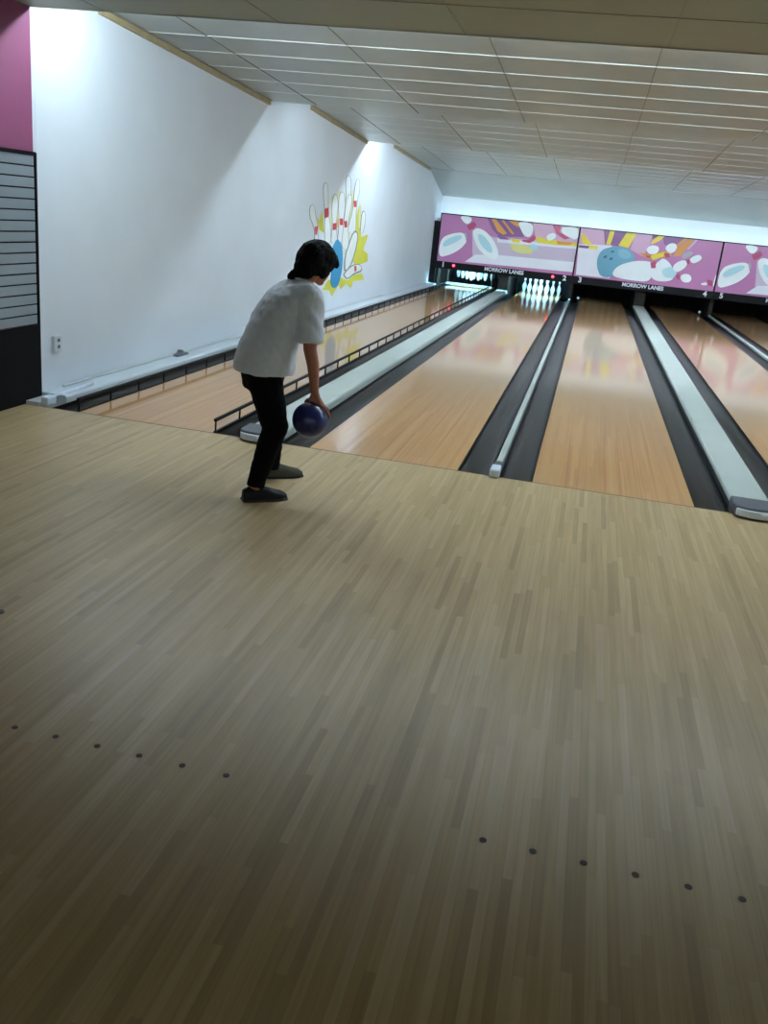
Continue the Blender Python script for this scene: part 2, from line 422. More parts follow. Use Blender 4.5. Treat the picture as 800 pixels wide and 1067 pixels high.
# approach dots
for k in range(6):
    b = BM(); lathe(b, [(.0095, 0), (.0095, .0015), (.008, .0018)], 14)
    if k == 0: dm = b.copy()
    o = obj('approach_dot', b, M_dot); o.location = (2.03+.1405*k, -3.795, .0002)
    tag(o, 'small dark floor dot, %s in the left-hand row of six' % ['leftmost','second from left','third from left','third from right','second from right','rightmost'][k], 'floor marker', 'approach dots')
for k in range(6):
    b = BM(); lathe(b, [(.0105, 0), (.0105, .0015), (.008, .0018)], 14)
    o = obj('approach_dot', b, M_dot); o.location = (3.509+.1392*k, -3.822, .0002)
    tag(o, 'small dark floor dot, %s in the right-hand row of six' % ['leftmost','second from left','third from left','third from right','second from right','rightmost'][k], 'floor marker', 'approach dots')
b = BM(); lathe(b, [(.022, 0), (.021, .003), (.012, .005)], 16)
o = obj('floor_plug', b, M_dot); o.location = (1.503, -3.118, .0002)
tag(o, 'single larger black spot on the boards at the left picture edge', 'floor marker')
b = BM(); box(b, XW, XR, -.006, .006, -.02, .0006)
tag(obj('foul_line', b, mat('foul_line_dark', (84,66,44), .5)), 'thin dark foul line seam where the approach meets the lanes', 'floor line')

# ------------------------------------------------------------------ cove lamps
def lamp(x, y, zc, label, L=1.2, m=None, stem=0):
    t = thing('fluorescent_lamp', label, 'ceiling lamp', (x, y, zc), 'cove lamps behind the ceiling steps')
    b = BM(); box(b, -L/2, L/2, -.035, .035, -.055, .0)
    if stem:
      for q in (-L/3, L/3): box(b, q-.01, q+.01, -.01, .01, 0, stem)
    obj('batten', b, M_batten, t, bevel=.004)
    b = BM(); tube(b, [(-L/2+.03, 0, -.085), (L/2-.03, 0, -.085)], .015, 10); obj('lamp_tube', b, m or M_tube, t, smooth=True)
    for s in (-1, 1):
        b = BM(); box(b, s*(L/2-.02)-.012, s*(L/2-.02)+.012, -.012, .012, -.10, -.05); obj('lamp_holder', b, M_batten, t)
    return t
ordn = ['first','second','third','fourth','fifth','sixth','seventh']
for k in range(7):
    lamp(XW+.75+k*1.5, .38, 2.915, 'hidden tube lamp behind the front soffit, %s from the left wall' % ordn[k], stem=.026)
for k in range(7):
    lamp(XW+1.45+k*1.5, 5.24, 2.945, 'hidden tube lamp behind the second ceiling step, %s from the left wall' % ordn[k])
for k in range(7):
    lamp(XW+.68+k*1.5, 10.06, 2.91, 'hidden tube lamp behind the third ceiling step, %s from the left wall' % ordn[k], m=M_tube if k == 0 else M_tube3)
t = thing('header_fill_light', 'long trough of tubes added unseen behind the masking pictures to brighten the white header', 'lamp', (0, 17.78, 1.60))  # tubes and trough added out of sight to brighten the header wall
b = BM(); box(b, XW+.02, XR-.02, -.24, .34, -.04, -.02); box(b, XW+.02, XR-.02, -.03, .03, -.02, .03); obj('trough', b, M_batten, t)
for k in range(7):
    x = XW+.12+k*1.48
    b = BM(); tube(b, [(x, 0, .06), (x+1.36, 0, .06)], .015, 10); obj('lamp_tube', b, M_tubeH, t, smooth=True)
ART_A =[
('lavender',[(0.8,1.42),(1.36,1.31),(3.39,1.38),(3.39,0.72),(0.9,0.68)]),
('palepink',[(2.27,1.735),(3.39,1.735),(3.39,1.33),(2.39,1.34)]),
('whitish',[(0.94,0.85),(1.51,0.9),(3.39,0.93),(3.39,0.69),(0.71,0.65)]),
('whitish',[(1.43,1.29),(3.39,1.31),(3.39,1.24),(1.47,1.2)]),
('purple',[(1.14,1.735),(1.89,1.735),(2.09,1.39),(1.48,1.34),(1.28,1.5)]),
('orange',[(1.24,1.735),(1.35,1.73),(1.67,1.43),(1.58,1.39),(1.43,1.46)]),
('orange',[(1.66,1.735),(1.9,1.735),(1.95,1.6),(1.82,1.64)]),
('orange',[(1.49,1.73),(1.55,1.72),(1.85,1.44),(1.79,1.42)]),
('yellow',[(1.77,1.32),(1.99,1.31),(2.02,1.24),(1.84,1.24)]),
('purple',[(1.42,1.36),(1.64,1.34),(1.77,1.29),(1.52,1.28)]),
('paleyellow',[(1.77,1.2),(2.07,1.21),(2.42,1.16),(2.32,1.01),(2.01,1.0),(1.84,1.06)]),
('white',[(1.89,1.735),(2.27,1.735),(2.3,1.51),(2.22,1.38),(2.08,1.43),(1.96,1.6)]),
('crimson',[(2.05,1.32),(2.21,1.34),(2.33,1.46),(2.38,1.41),(2.35,1.32),(2.25,1.26),(2.07,1.28)]),
('yellow',[(2.38,1.44),(2.57,1.4),(3.01,1.39),(3.39,1.38),(3.39,1.3),(2.93,1.28),(2.43,1.29)]),
('orange',[(2.89,1.38),(3.32,1.38),(3.21,1.31),(2.93,1.3)]),
('cyan',[(2.26,1.25),(2.43,1.24),(2.48,1.17),(2.4,1.09),(2.29,1.12)]),
('white',[(2.61,1.48),(2.82,1.58),(2.88,1.45),(2.7,1.34)]),
('crimson',[(2.74,1.735),(2.95,1.735),(2.93,1.59),(3.2,1.47),(3.08,1.43),(2.86,1.54)]),
('white',[(2.96,1.7),(3.13,1.735),(3.39,1.735),(3.39,1.43),(3.18,1.5),(2.98,1.58)]),
('white',[(0.03,1.15),(0.28,1.29),(0.61,1.36),(0.67,1.18),(0.7,1.13),(0.55,0.93),(0.3,0.77),(0.02,0.68)]),
('cyan',[(0.09,1.05),(0.29,1.21),(0.53,1.29),(0.58,1.21),(0.36,1.05),(0.13,0.94)]),
('grey',[(0.6,1.35),(0.68,1.33),(0.7,1.19),(0.67,1.19)]),
('white',[(0.44,1.735),(0.74,1.735),(0.76,1.64),(0.67,1.54),(0.56,1.59)]),
('crimson',[(0.65,1.52),(0.82,1.63),(0.89,1.55),(0.82,1.46),(0.72,1.41)]),
('white',[(0.81,1.42),(0.93,1.5),(1.14,1.43),(1.35,1.25),(1.5,1.03),(1.54,0.85),(1.42,0.77),(1.17,0.86),(0.97,1.04),(0.86,1.24)]),
('cyan',[(0.93,1.36),(1.1,1.33),(1.29,1.15),(1.4,0.93),(1.25,0.94),(1.03,1.12)]),
]
ART_B =[
('palepink',[(0.0,1.735),(0.59,1.735),(0.62,1.38),(0.0,1.34)]),
('whitish',[(0.0,1.36),(0.79,1.41),(0.87,0.64),(0.05,0.64)]),
('yellow',[(0.02,1.61),(0.1,1.59),(0.31,1.4),(0.25,1.36),(0.08,1.39)]),
('purple',[(0.01,1.34),(0.26,1.34),(0.25,1.28),(0.01,1.28)]),
('yellow',[(0.25,1.36),(0.46,1.36),(0.45,1.28),(0.27,1.28)]),
('purple',[(0.54,1.735),(1.08,1.735),(0.96,1.4),(0.62,1.42)]),
('yellow',[(0.69,1.735),(0.8,1.735),(0.75,1.42),(0.65,1.42)]),
('palepink',[(1.3,1.735),(1.69,1.735),(1.66,1.49),(1.56,1.23),(1.23,1.36)]),
('yellow',[(1.08,1.73),(1.31,1.735),(1.19,1.39),(0.94,1.42)]),
('purple',[(1.68,1.735),(1.83,1.735),(1.71,1.64)]),
('purple',[(1.93,1.735),(2.47,1.735),(2.28,1.53),(1.99,1.55)]),
('orange',[(2.54,1.735),(2.66,1.735),(2.41,1.34),(2.25,1.3),(2.29,1.47)]),
('orange',[(2.42,1.735),(2.5,1.735),(2.31,1.51),(2.26,1.56)]),
('palepink',[(2.68,1.735),(2.74,1.735),(2.57,1.49),(2.53,1.51)]),
('yellow',[(1.83,1.735),(1.97,1.735),(1.86,1.62),(1.68,1.52),(1.71,1.63)]),
('orange',[(1.43,1.31),(1.72,1.3),(1.93,1.38),(2.2,1.43),(2.2,1.29),(1.68,1.18)]),
('yellow',[(1.73,1.27),(2.04,1.39),(2.03,1.28),(1.8,1.17)]),
('grey',[(2.45,1.39),(2.63,1.48),(2.71,1.42),(2.57,1.29),(2.45,1.27)]),
('ball',[(0.5,1.11),(0.55,1.25),(0.67,1.34),(0.88,1.4),(1.11,1.4),(1.26,1.33),(1.38,1.21),(1.36,1.09),(0.92,0.66),(0.65,0.65),(0.54,0.83),(0.5,0.97)]),
('balllight',[(0.95,1.34),(1.12,1.35),(1.26,1.28),(1.29,1.17),(1.13,1.12),(0.97,1.19)]),
('balldark',[(0.77,1.25),(0.82,1.3),(0.88,1.29),(0.85,1.24)]),
('balldark',[(0.62,1.11),(0.68,1.17),(0.73,1.16),(0.69,1.09)]),
('balldark',[(0.77,1.08),(0.82,1.14),(0.87,1.13),(0.84,1.06)]),
('white',[(0.9,0.8),(1.04,0.98),(1.36,1.11),(1.66,1.14),(1.84,1.11),(2.0,0.99),(1.85,0.89),(1.81,0.66),(1.44,0.65),(0.95,0.68)]),
('white',[(1.74,0.91),(1.92,1.12),(2.01,1.25),(2.14,1.2),(2.27,1.08),(2.38,0.81),(2.23,0.71),(1.89,0.7)]),
('cyan',[(2.06,1.0),(2.27,1.08),(2.43,0.95),(2.32,0.8),(2.11,0.86)]),
('crimson',[(1.75,1.11),(1.87,1.15),(1.9,1.0),(1.8,0.98)]),
('white',[(1.59,1.4),(1.68,1.51),(1.85,1.51),(1.91,1.43),(1.85,1.31),(1.68,1.3)]),
('crimson',[(1.61,1.27),(1.74,1.27),(1.72,1.21),(1.65,1.21)]),
('white',[(2.02,1.47),(2.1,1.59),(2.24,1.61),(2.3,1.54),(2.28,1.44),(2.2,1.37),(2.12,1.38)]),
('crimson',[(2.02,1.35),(2.14,1.37),(2.19,1.28),(2.09,1.26)]),
('white',[(1.88,1.11),(2.02,1.22),(2.14,1.15),(2.06,0.99),(1.92,1.03)]),
('white',[(2.28,1.1),(2.41,1.22),(2.55,1.26),(2.62,1.13),(2.45,0.96),(2.32,0.96)]),
('cyan',[(2.04,0.94),(2.11,1.02),(2.3,1.04),(2.4,0.91),(2.35,0.8),(2.14,0.8)]),
('crimson',[(2.57,1.27),(2.64,1.27),(2.65,1.17),(2.6,1.17)]),
('white',[(2.63,1.3),(2.78,1.4),(2.87,1.4),(2.92,1.31),(2.76,1.19),(2.67,1.22)]),
('crimson',[(2.4,0.87),(2.47,0.94),(2.5,0.79),(2.43,0.8)]),
('white',[(2.49,0.86),(2.56,0.94),(2.71,0.94),(2.78,0.83),(2.72,0.74),(2.57,0.74)]),
('white',[(2.96,0.73),(3.12,0.82),(3.16,0.72)]),
('crimson',[(3.12,0.86),(3.24,0.85),(3.29,0.73),(3.18,0.73)]),
('white',[(3.28,0.72),(3.28,0.86),(3.31,1.06),(3.31,0.72)]),
]
MURAL=[
('splash',[(9.67,1.71),(9.99,1.18),(10.5,1.23),(10.23,0.96),(10.6,0.88),(10.62,0.75),(10.03,0.71),(9.57,0.76),(9.38,0.95),(9.56,1.16),(9.46,1.46)]),
('splash',[(8.74,0.56),(9.33,0.47),(9.73,0.55),(10.29,0.55),(10.45,0.43),(9.68,0.44),(9.56,0.33),(9.22,0.42),(8.9,0.35),(8.74,0.43),(8.38,0.26),(8.2,0.37),(7.8,0.4),(8.08,0.53)]),
('splash',[(7.23,1.47),(7.4,1.42),(7.47,1.58),(7.71,1.24),(7.43,1.29)]),
('olive',[(7.91,1.77),(8.03,1.81),(8.07,1.42),(7.97,1.31)]),
('olive',[(8.26,1.85),(8.36,1.92),(8.48,1.39),(8.29,1.41)]),
('olive',[(8.69,1.82),(8.76,1.84),(8.93,1.44),(8.78,1.47)]),
('olive',[(9.07,1.85),(9.16,1.95),(9.35,1.4),(9.2,1.24),(9.15,0.89),(9.01,0.84),(8.94,1.16)]),
('olive',[(9.66,1.73),(9.8,1.69),(9.9,1.32),(9.71,1.36)]),
('orangep',[(8.07,1.43),(8.57,1.48),(9.05,1.45),(9.05,1.36),(8.5,1.34),(8.11,1.32)]),
('outline',[(7.56,1.97),(7.69,1.94),(7.75,1.8),(7.81,1.62),(7.89,1.48),(8.02,1.31),(8.11,1.09),(7.75,1.09),(7.67,1.31),(7.64,1.47),(7.58,1.61),(7.47,1.79),(7.45,1.93)]),
('paint',[(7.56,1.96),(7.66,1.94),(7.73,1.8),(7.78,1.62),(7.86,1.48),(8.0,1.31),(8.08,1.09),(7.77,1.09),(7.69,1.31),(7.67,1.47),(7.61,1.61),(7.49,1.79),(7.48,1.93)]),
('outline',[(8.13,1.83),(8.27,1.8),(8.35,1.65),(8.32,1.43),(8.37,1.28),(8.5,1.08),(8.07,1.09),(8.08,1.27),(8.06,1.42),(7.96,1.64),(8.02,1.79)]),
('paint',[(8.14,1.82),(8.24,1.79),(8.32,1.65),(8.29,1.43),(8.34,1.28),(8.47,1.08),(8.09,1.09),(8.11,1.27),(8.09,1.42),(7.98,1.64),(8.05,1.79)]),
('outline',[(8.5,1.88),(8.66,1.85),(8.77,1.68),(8.73,1.47),(8.79,1.32),(8.89,1.12),(8.43,1.12),(8.46,1.31),(8.43,1.47),(8.33,1.67),(8.36,1.84)]),
('paint',[(8.5,1.87),(8.63,1.85),(8.74,1.68),(8.7,1.47),(8.76,1.32),(8.86,1.12),(8.46,1.12),(8.49,1.31),(8.45,1.47),(8.36,1.67),(8.39,1.84)]),
('outline',[(8.8,2.14),(8.97,2.11),(9.03,2.0),(9.07,1.85),(9.13,1.7),(8.73,1.68),(8.76,1.84),(8.66,1.99),(8.66,2.09)]),
('paint',[(8.81,2.13),(8.94,2.11),(9.0,2.0),(9.04,1.85),(9.1,1.69),(8.76,1.68),(8.79,1.84),(8.69,1.99),(8.7,2.1)]),
('outline',[(8.97,1.86),(9.12,1.83),(9.18,1.7),(9.04,1.48),(9.07,1.32),(9.21,0.99),(8.7,1.0),(8.72,1.32),(8.73,1.47),(8.77,1.68),(8.84,1.82)]),
('paint',[(8.97,1.85),(9.09,1.83),(9.14,1.7),(9.01,1.48),(9.04,1.32),(9.18,0.99),(8.73,1.0),(8.75,1.32),(8.76,1.47),(8.8,1.69),(8.87,1.82)]),
('outline',[(9.42,2.12),(9.56,2.09),(9.62,1.93),(9.5,1.75),(9.48,1.6),(9.56,1.4),(9.55,1.24),(9.02,1.24),(9.06,1.4),(9.22,1.6),(9.23,1.74),(9.22,1.91),(9.3,2.07)]),
('paint',[(9.42,2.11),(9.53,2.09),(9.59,1.93),(9.47,1.75),(9.45,1.6),(9.53,1.4),(9.52,1.24),(9.05,1.24),(9.1,1.4),(9.25,1.6),(9.27,1.74),(9.26,1.92),(9.33,2.08)]),
('outline',[(6.97,1.64),(7.1,1.61),(7.2,1.48),(7.32,1.34),(7.36,1.24),(7.44,1.09),(7.18,1.1),(7.19,1.24),(7.1,1.34),(6.86,1.48),(6.86,1.6)]),
('paint',[(6.97,1.63),(7.08,1.61),(7.17,1.48),(7.3,1.34),(7.34,1.24),(7.41,1.09),(7.21,1.09),(7.21,1.24),(7.12,1.34),(6.88,1.48),(6.88,1.6)]),
('outline',[(9.98,1.63),(10.12,1.59),(10.2,1.47),(10.14,1.34),(10.08,1.24),(9.86,1.24),(9.85,1.34),(9.84,1.47),(9.87,1.58)]),
('paint',[(9.99,1.61),(10.09,1.59),(10.17,1.47),(10.1,1.34),(10.04,1.24),(9.9,1.24),(9.89,1.34),(9.88,1.47),(9.91,1.58)]),
('outline',[(9.39,1.28),(9.64,1.29),(9.78,1.2),(9.71,0.99),(9.49,0.74),(9.16,0.61),(8.98,0.66),(8.97,0.88),(9.2,1.12)]),
('paint',[(9.42,1.25),(9.62,1.26),(9.71,1.19),(9.64,0.99),(9.43,0.76),(9.17,0.65),(9.05,0.67),(9.03,0.88),(9.25,1.11)]),
('outline',[(8.97,0.61),(9.58,0.74),(10.11,0.72),(10.3,0.58),(9.72,0.56),(9.32,0.49),(9.04,0.54)]),
('paint',[(9.04,0.6),(9.58,0.72),(10.08,0.71),(10.21,0.61),(9.68,0.59),(9.32,0.51),(9.09,0.55)]),
('redp',[(7.6,1.59),(7.81,1.62),(7.83,1.48),(7.65,1.46)]),
('redp',[(8.11,1.39),(8.3,1.4),(8.33,1.3),(8.13,1.29)]),
('redp',[(8.48,1.47),(8.67,1.47),(8.7,1.37),(8.52,1.37)]),
('redp',[(8.75,1.43),(8.93,1.44),(8.98,1.34),(8.81,1.33)]),
('redp',[(9.25,1.76),(9.44,1.77),(9.46,1.67),(9.3,1.66)]),
('redp',[(7.15,1.33),(7.33,1.35),(7.29,1.22),(7.22,1.22)]),
('redp',[(9.65,0.7),(9.8,0.7),(9.83,0.62),(9.71,0.6)]),
('bluep',[(8.44,1.16),(8.69,1.08),(8.84,0.92),(8.87,0.66),(8.74,0.44),(8.49,0.38),(8.26,0.45),(8.22,0.58),(8.3,0.78),(8.2,1.01),(8.31,1.12)]),
]
# ------------------------------------------------------------------ masking units
ARTC = {'pink': (194,126,176), 'lavender': (214,194,216), 'palepink': (218,172,202), 'whitish': (240,238,248), 'purple': (138,88,140),
        'orange': (222,150,70), 'yellow': (236,214,60), 'paleyellow': (232,226,150), 'white': (246,250,254), 'crimson': (188,76,112),
        'cyan': (188,226,236), 'grey': (176,170,184), 'ball': (108,166,192), 'balllight': (134,184,206), 'balldark': (48,92,120),
        'pinkdeep': (176,96,148)}
ARTM = {k: mat('print_'+k, v, .22, spec=.5, var=.02, scale=4) for k, v in ARTC.items()}
keys = list(ARTC)
from mathutils.geometry import tessellate_polygon
def chaikin(d, it=2):
    for _ in range(it):
        o = []
        for p, q in zip(d, d[1:]+d[:1]):
            o.append((p[0]*.75+q[0]*.25, p[1]*.75+q[1]*.25)); o.append((p[0]*.25+q[0]*.75, p[1]*.25+q[1]*.75))
        d = o
    return d
def layer(b, d, P, mi=0):
    """thin printed or painted layer: front face plus its edge; P maps (u, v, depth01) to 3D"""
    F = [b.verts.new(P(q, 1)) for q in d]; K = [b.verts.new(P(q, 0)) for q in d]
    for tri in tessellate_polygon([[Vector((q[0], q[1], 0)) for q in d]]):
        if len(set(tri)) == 3:
            try: b.faces.new([F[i] for i in tri]).material_index = mi
            except ValueError: pass
    n = len(d)
    for i in range(n): b.faces.new([F[i], F[(i+1) % n], K[(i+1) % n], K[i]]).material_index = mi
def art_bm(L, w, z0, z1):
    b = BM(); prism(b, [(0, z0), (w, z0), (w, z1), (0, z1)], 1, 0, -.004, 0)
    for k, (c, pts) in enumerate(L):
        d = pts
        if c in ('white', 'cyan', 'ball', 'balllight', 'balldark', 'grey'): d = chaikin(d)
        e = []
        for q in d:
            q = (min(max(q[0], 0), w), min(max(q[1], z0), z1))
            if not e or (abs(q[0]-e[-1][0])+abs(q[1]-e[-1][1])) > 1e-4: e.append(q)
        if len(e) > 2 and e[0] == e[-1]: e = e[:-1]
        if len(e) < 3: continue
        layer(b, e, lambda q, t, k=k: (q[0], -.004-(.0005+.0006*k)*t, q[1]), keys.index(c))
    return b
from_text = {}
def text_obj(name, s, size, m, parent, loc, bold=.0):
    cu = bpy.data.curves.new(name, 'FONT'); cu.body = s; cu.size = size; cu.extrude = .004; cu.offset = bold
    cu.align_x = 'CENTER'; cu.align_y = 'CENTER'
    tmp = bpy.data.objects.new('t', cu); C.objects.link(tmp)
    me = bpy.data.meshes.new_from_object(tmp.evaluated_get(bpy.context.evaluated_depsgraph_get()))
    bpy.data.objects.remove(tmp)
    for q in me.vertices: q.co = Vector((q.co.x, -q.co.z, q.co.y))
    me.materials.clear()
    o = new_obj(name, me, m, parent); o.location = loc
    return o
YM = 17.38
edges = [-.30, 3.13, 6.48, 9.83]
def masking(k, art, label, nums, led):
    x0, x1 = edges[k], edges[k+1]; w = x1-x0
    t = thing('masking_unit', label, 'masking unit', (x0, YM, 0), 'picture masking units above the pins')
    a = obj('picture_panel', art_bm(art, w-.04, .605, 1.735), [ARTM[q] for q in keys], t); a.location = (.02, 0, 0)
    b = BM()
    box(b, 0, .02, -.02, .06, .42, 1.76); box(b, w-.02, w, -.02, .06, .42, 1.76); box(b, .02, w-.02, -.02, .06, 1.735, 1.76)
    box(b, .02, w-.02, .001, .05, .60, 1.735)
    obj('frame', b, M_maskframe, t)
    b = BM(); box(b, .02, w-.02, -.018, .05, .425, .605); s = obj('number_board', b, M_maskframe, t, bevel=.004)
    text_obj('lettering', 'MORROW LANES', .125, M_letter, t, (w/2+.02, -.018, .535), .004)
    text_obj('lane_number', nums[0], .17, M_letter, t, (.19, -.018, .525), .006)
    if nums[1]: text_obj('lane_number', nums[1], .17, M_letter, t, (w-.19, -.018, .525), .006)
    if k == 0:
        b = BM(); box(b, -.146, -.001, 0, .10, .06, 1.56); obj('shadow_gap_block', b, M_maskframe, t)  # dark box added in the shadow gap to stop lamp light leaking
    for x in led:
        b = BM(); lathe(b, [(.033, 0), (.033, .01), (.022, .022), (.008, .027)], 14)
        for v in b.verts: v.co = Vector((v.co.x, -v.co.z, v.co.y))
        o = obj('indicator_light', b, M_led, t, smooth=True); o.location = (x, -.018, .53)
    return t
masking(0, ART_A, 'left masking panel with lanes 1 and 2 and pink picture of flying pins', ('1', '2'), [.46, 2.97-.02])
masking(1, ART_B, 'middle masking panel with lanes 3 and 4 and picture of a teal bowling ball', ('3', '4'), [])
masking(2, ART_A, 'right masking panel beginning with lane number 5, cut by the frame', ('5', '6'), [])

# kickback walls of the pinspotters, decks and pit
def kick(x0, x1, label, front=M_kick):
    b = BM(); box(b, x0, x1, 17.62, 20.2, -.2, .60)
    tag(obj('kickback_partition', b, front, bevel=.004), label, 'partition', 'partitions beside the pin decks')
kick(XW+.02, -GUT-.02, 'dark partition between the left wall and the pins of lane 1')
kick(LX[0]+LANE_L+GUT+.01, LX[1]-GUT-.01, 'brownish partition between the pin decks of lanes 1 and 2')
kick(LX[1]+LANE_L+GUT-.02, LX[2]-GUT+.02, 'thin partition between the pin decks of lanes 2 and 3')
kick(LX[2]+LANE_L+GUT+.01, LX[3]-GUT-.01, 'brownish partition between the pin decks of lanes 3 and 4')
kick(LX[3]+LANE_L+GUT-.02, LX[4]-GUT+.02, 'thin partition between the pin decks of lanes 4 and 5')
kick(LX[4]+LANE_L+GUT+.01, LX[5]-GUT-.01, 'brownish partition between the pin decks of lanes 5 and 6')
# pit curtains
for i, x in enumerate(LX):
    b = BM()
    n = 26
    P = [(x-.22+(LANE_L+.44)*k/n, 20.05+.018*math.sin(k*1.9)) for k in range(n+1)]
    prism(b, P + [(q[0], q[1]+.02) for q in P[::-1]], 2, -.18, 1.2)
    tag(obj('pit_curtain', b, M_pit), 'black curtain closing the pit behind the deck of lane %d' % (i+1), 'curtain', 'pit curtains')
# machine fronts: dark table above each deck behind the masking
for i, x in enumerate(LX):
    t = thing('pinspotter', 'dark pin-setting machine above the deck of lane %d' % (i+1), 'pinspotter', (x+LANE_L/2, 18.75, 0), 'pin-setting machines')
    z = .64
    b = BM(); box(b, -.60, .60, -.62, .75, z, z+.10); obj('table', b, M_pit, t, bevel=.01)
    b = BM(); box(b, -.62, -.60, -.5, .7, z-.02, z+.35); box(b, .60, .62, -.5, .7, z-.02, z+.35); obj('side_frame', b, M_kick, t)
    if i == 0:
        b = BM(); box(b, -.60, .60, -.85, -.81, .022, .085); s = obj('sweep_bar', b, M_sweep, t, bevel=.008)
        for sx in (-.58, .58):
            b = BM(); box(b, sx-.015, sx+.015, -.84, -.62, .07, .62); obj('sweep_arm', b, M_kick, t, bevel=.004)
# pin deck lamps of the two lanes in play
for i in (0, 1):
    x = LX[i]+LANE_L/2
    t = thing('pindeck_lamp', 'bluish tube lamp lighting the pins of lane %d from behind the masking' % (i+1), 'lamp', (x, 17.62, .66), 'pin deck lamps')
    b = BM(); box(b, -.5, .5, -.05, .02, .0, .05); obj('batten', b, M_batten, t, bevel=.004)
    b = BM(); tube(b, [(-.48, 0.0, -.025), (.48, 0.0, -.025)], .014, 10); obj('lamp_tube', b, M_tubeD, t, smooth=True)
# sensors
for x, lab in ((3.35, 'small pale ball sensor at the far left end of lane 3'), (6.275, 'small pale ball sensor at the far right end of lane 4')):
    t = thing('ball_sensor', lab, 'sensor', (x, 17.55, 0), 'ball sensors')
    b = BM(); box(b, -.02, .02, -.02, .02, -.05, .05); obj('post', b, M_kick, t, bevel=.004)
    b = BM(); lathe(b, [(.012, .05), (.03, .062), (.034, .085), (.022, .108), (.006, .114)], 14); obj('lens', b, M_plate, t, smooth=True)

# ------------------------------------------------------------------ pins
PROF = [(.0258,0),(.0290,.004),(.0360,.019),(.0454,.057),(.0540,.085),(.0605,.114),(.0600,.135),(.0557,.160),(.0450,.186),(.0330,.212),(.0262,.233),(.0235,.245),(.0229,.254),(.0237,.270),(.0262,.292),(.0300,.318),(.0323,.343),(.0300,.362),(.0220,.375),(.0080,.381)]
def rad(z):
    for (r0, z0), (r1, z1) in zip(PROF, PROF[1:]):
        if z0 <= z <= z1: return r0+(r1-r0)*(z-z0)/(z1-z0)
def make_pin(loc, label, group):
    t = thing('bowling_pin', label, 'bowling pin', loc, group)
    b = BM(); lathe(b, PROF, 20); obj('pin_body', b, M_pin, t, smooth=True)
    for za, zb in ((.228, .240), (.264, .276)):
        b = BM(); lathe(b, [(rad(za)+.0002, za), (rad(za)+.0009, za+.001), (rad((za+zb)/2)+.0009, (za+zb)/2), (rad(zb)+.0009, zb-.001), (rad(zb)+.0002, zb)], 20)
        obj('neck_stripe', b, M_red, t, smooth=True)
    return t
spots = [(0, 0, 'front pin of the triangle'), (-.5, 1, 'left pin of the second row'), (.5, 1, 'right pin of the second row'),
         (-1, 2, 'left pin of the third row'), (0, 2, 'middle pin of the third row'), (1, 2, 'right pin of the third row'),
         (-1.5, 3, 'outer left pin of the back row'), (-.5, 3, 'inner left pin of the back row'), (.5, 3, 'inner right pin of the back row'), (1.5, 3, 'outer right pin of the back row')]
P0 = None
for lane, z in ((1, 0.0003), (0, .165)):
    for (dx, row, lab) in spots:
        loc = (LX[lane]+LANE_L/2+dx*.3048, 18.29+row*.264, z)
        lb = ('white pin standing on lane 2, ' if lane else 'white pin lifted by the machine over lane 1, ') + lab
        g = 'standing pins of lane 2' if lane else 'lifted pins of lane 1'
        if P0 is None: P0 = make_pin(loc, lb, g)
        else: dup(P0, loc, lb, g)

# ------------------------------------------------------------------ wall mural
t = thing('wall_mural', 'painted mural of long white pins, blue ball and yellow burst on the left wall', 'mural', (XW, 8.5, 0))
MC = {'splash': (204,204,66), 'olive': (212,214,160), 'orangep': (222,170,110), 'outline': (130,140,140), 'paint': (222,228,230), 'redp': (196,56,62), 'bluep': (40,140,190)}
part = {'splash': 'painted_burst', 'olive': 'painted_burst', 'orangep': 'painted_burst', 'outline': 'painted_outline', 'paint': 'painted_pin', 'redp': 'painted_collar', 'bluep': 'painted_ball'}
lay = 0
for c, pts in MURAL:
    d = [(q[0]-8.5, q[1]) for q in pts]
    b = BM(); layer(b, chaikin(d, 1) if c in ('paint', 'outline', 'bluep') else d, lambda q, t, k=lay: (.0002+(.0004+.0002*k)*t, q[0], q[1])); lay += 1
    if c not in from_text: from_text[c] = mat('mural_'+c, MC[c], .6, var=.05, scale=6)
    obj(part[c], b, from_text[c], t)
# ------------------------------------------------------------------ bowler
H = Vector((.79150529, .61116231, 0)); Rr = Vector((.61116231, -.79150529, 0)); UP = Vector((0,0,1))
O0 = Vector((1.9, -1.0, 0))
def W(a, s, z): return H*a + Rr*s + UP*z          # local to the bowler's empty at O0

def hull(bm, pts):
    vs = [bm.verts.new(p) for p in pts]
    r = bmesh.ops.convex_hull(bm, input=vs, use_existing_faces=False)
    junk = list({g for g in r['geom_interior'] + r['geom_unused'] if isinstance(g, bmesh.types.BMVert) and g.is_valid})
    if junk: bmesh.ops.delete(bm, geom=junk, context='VERTS')

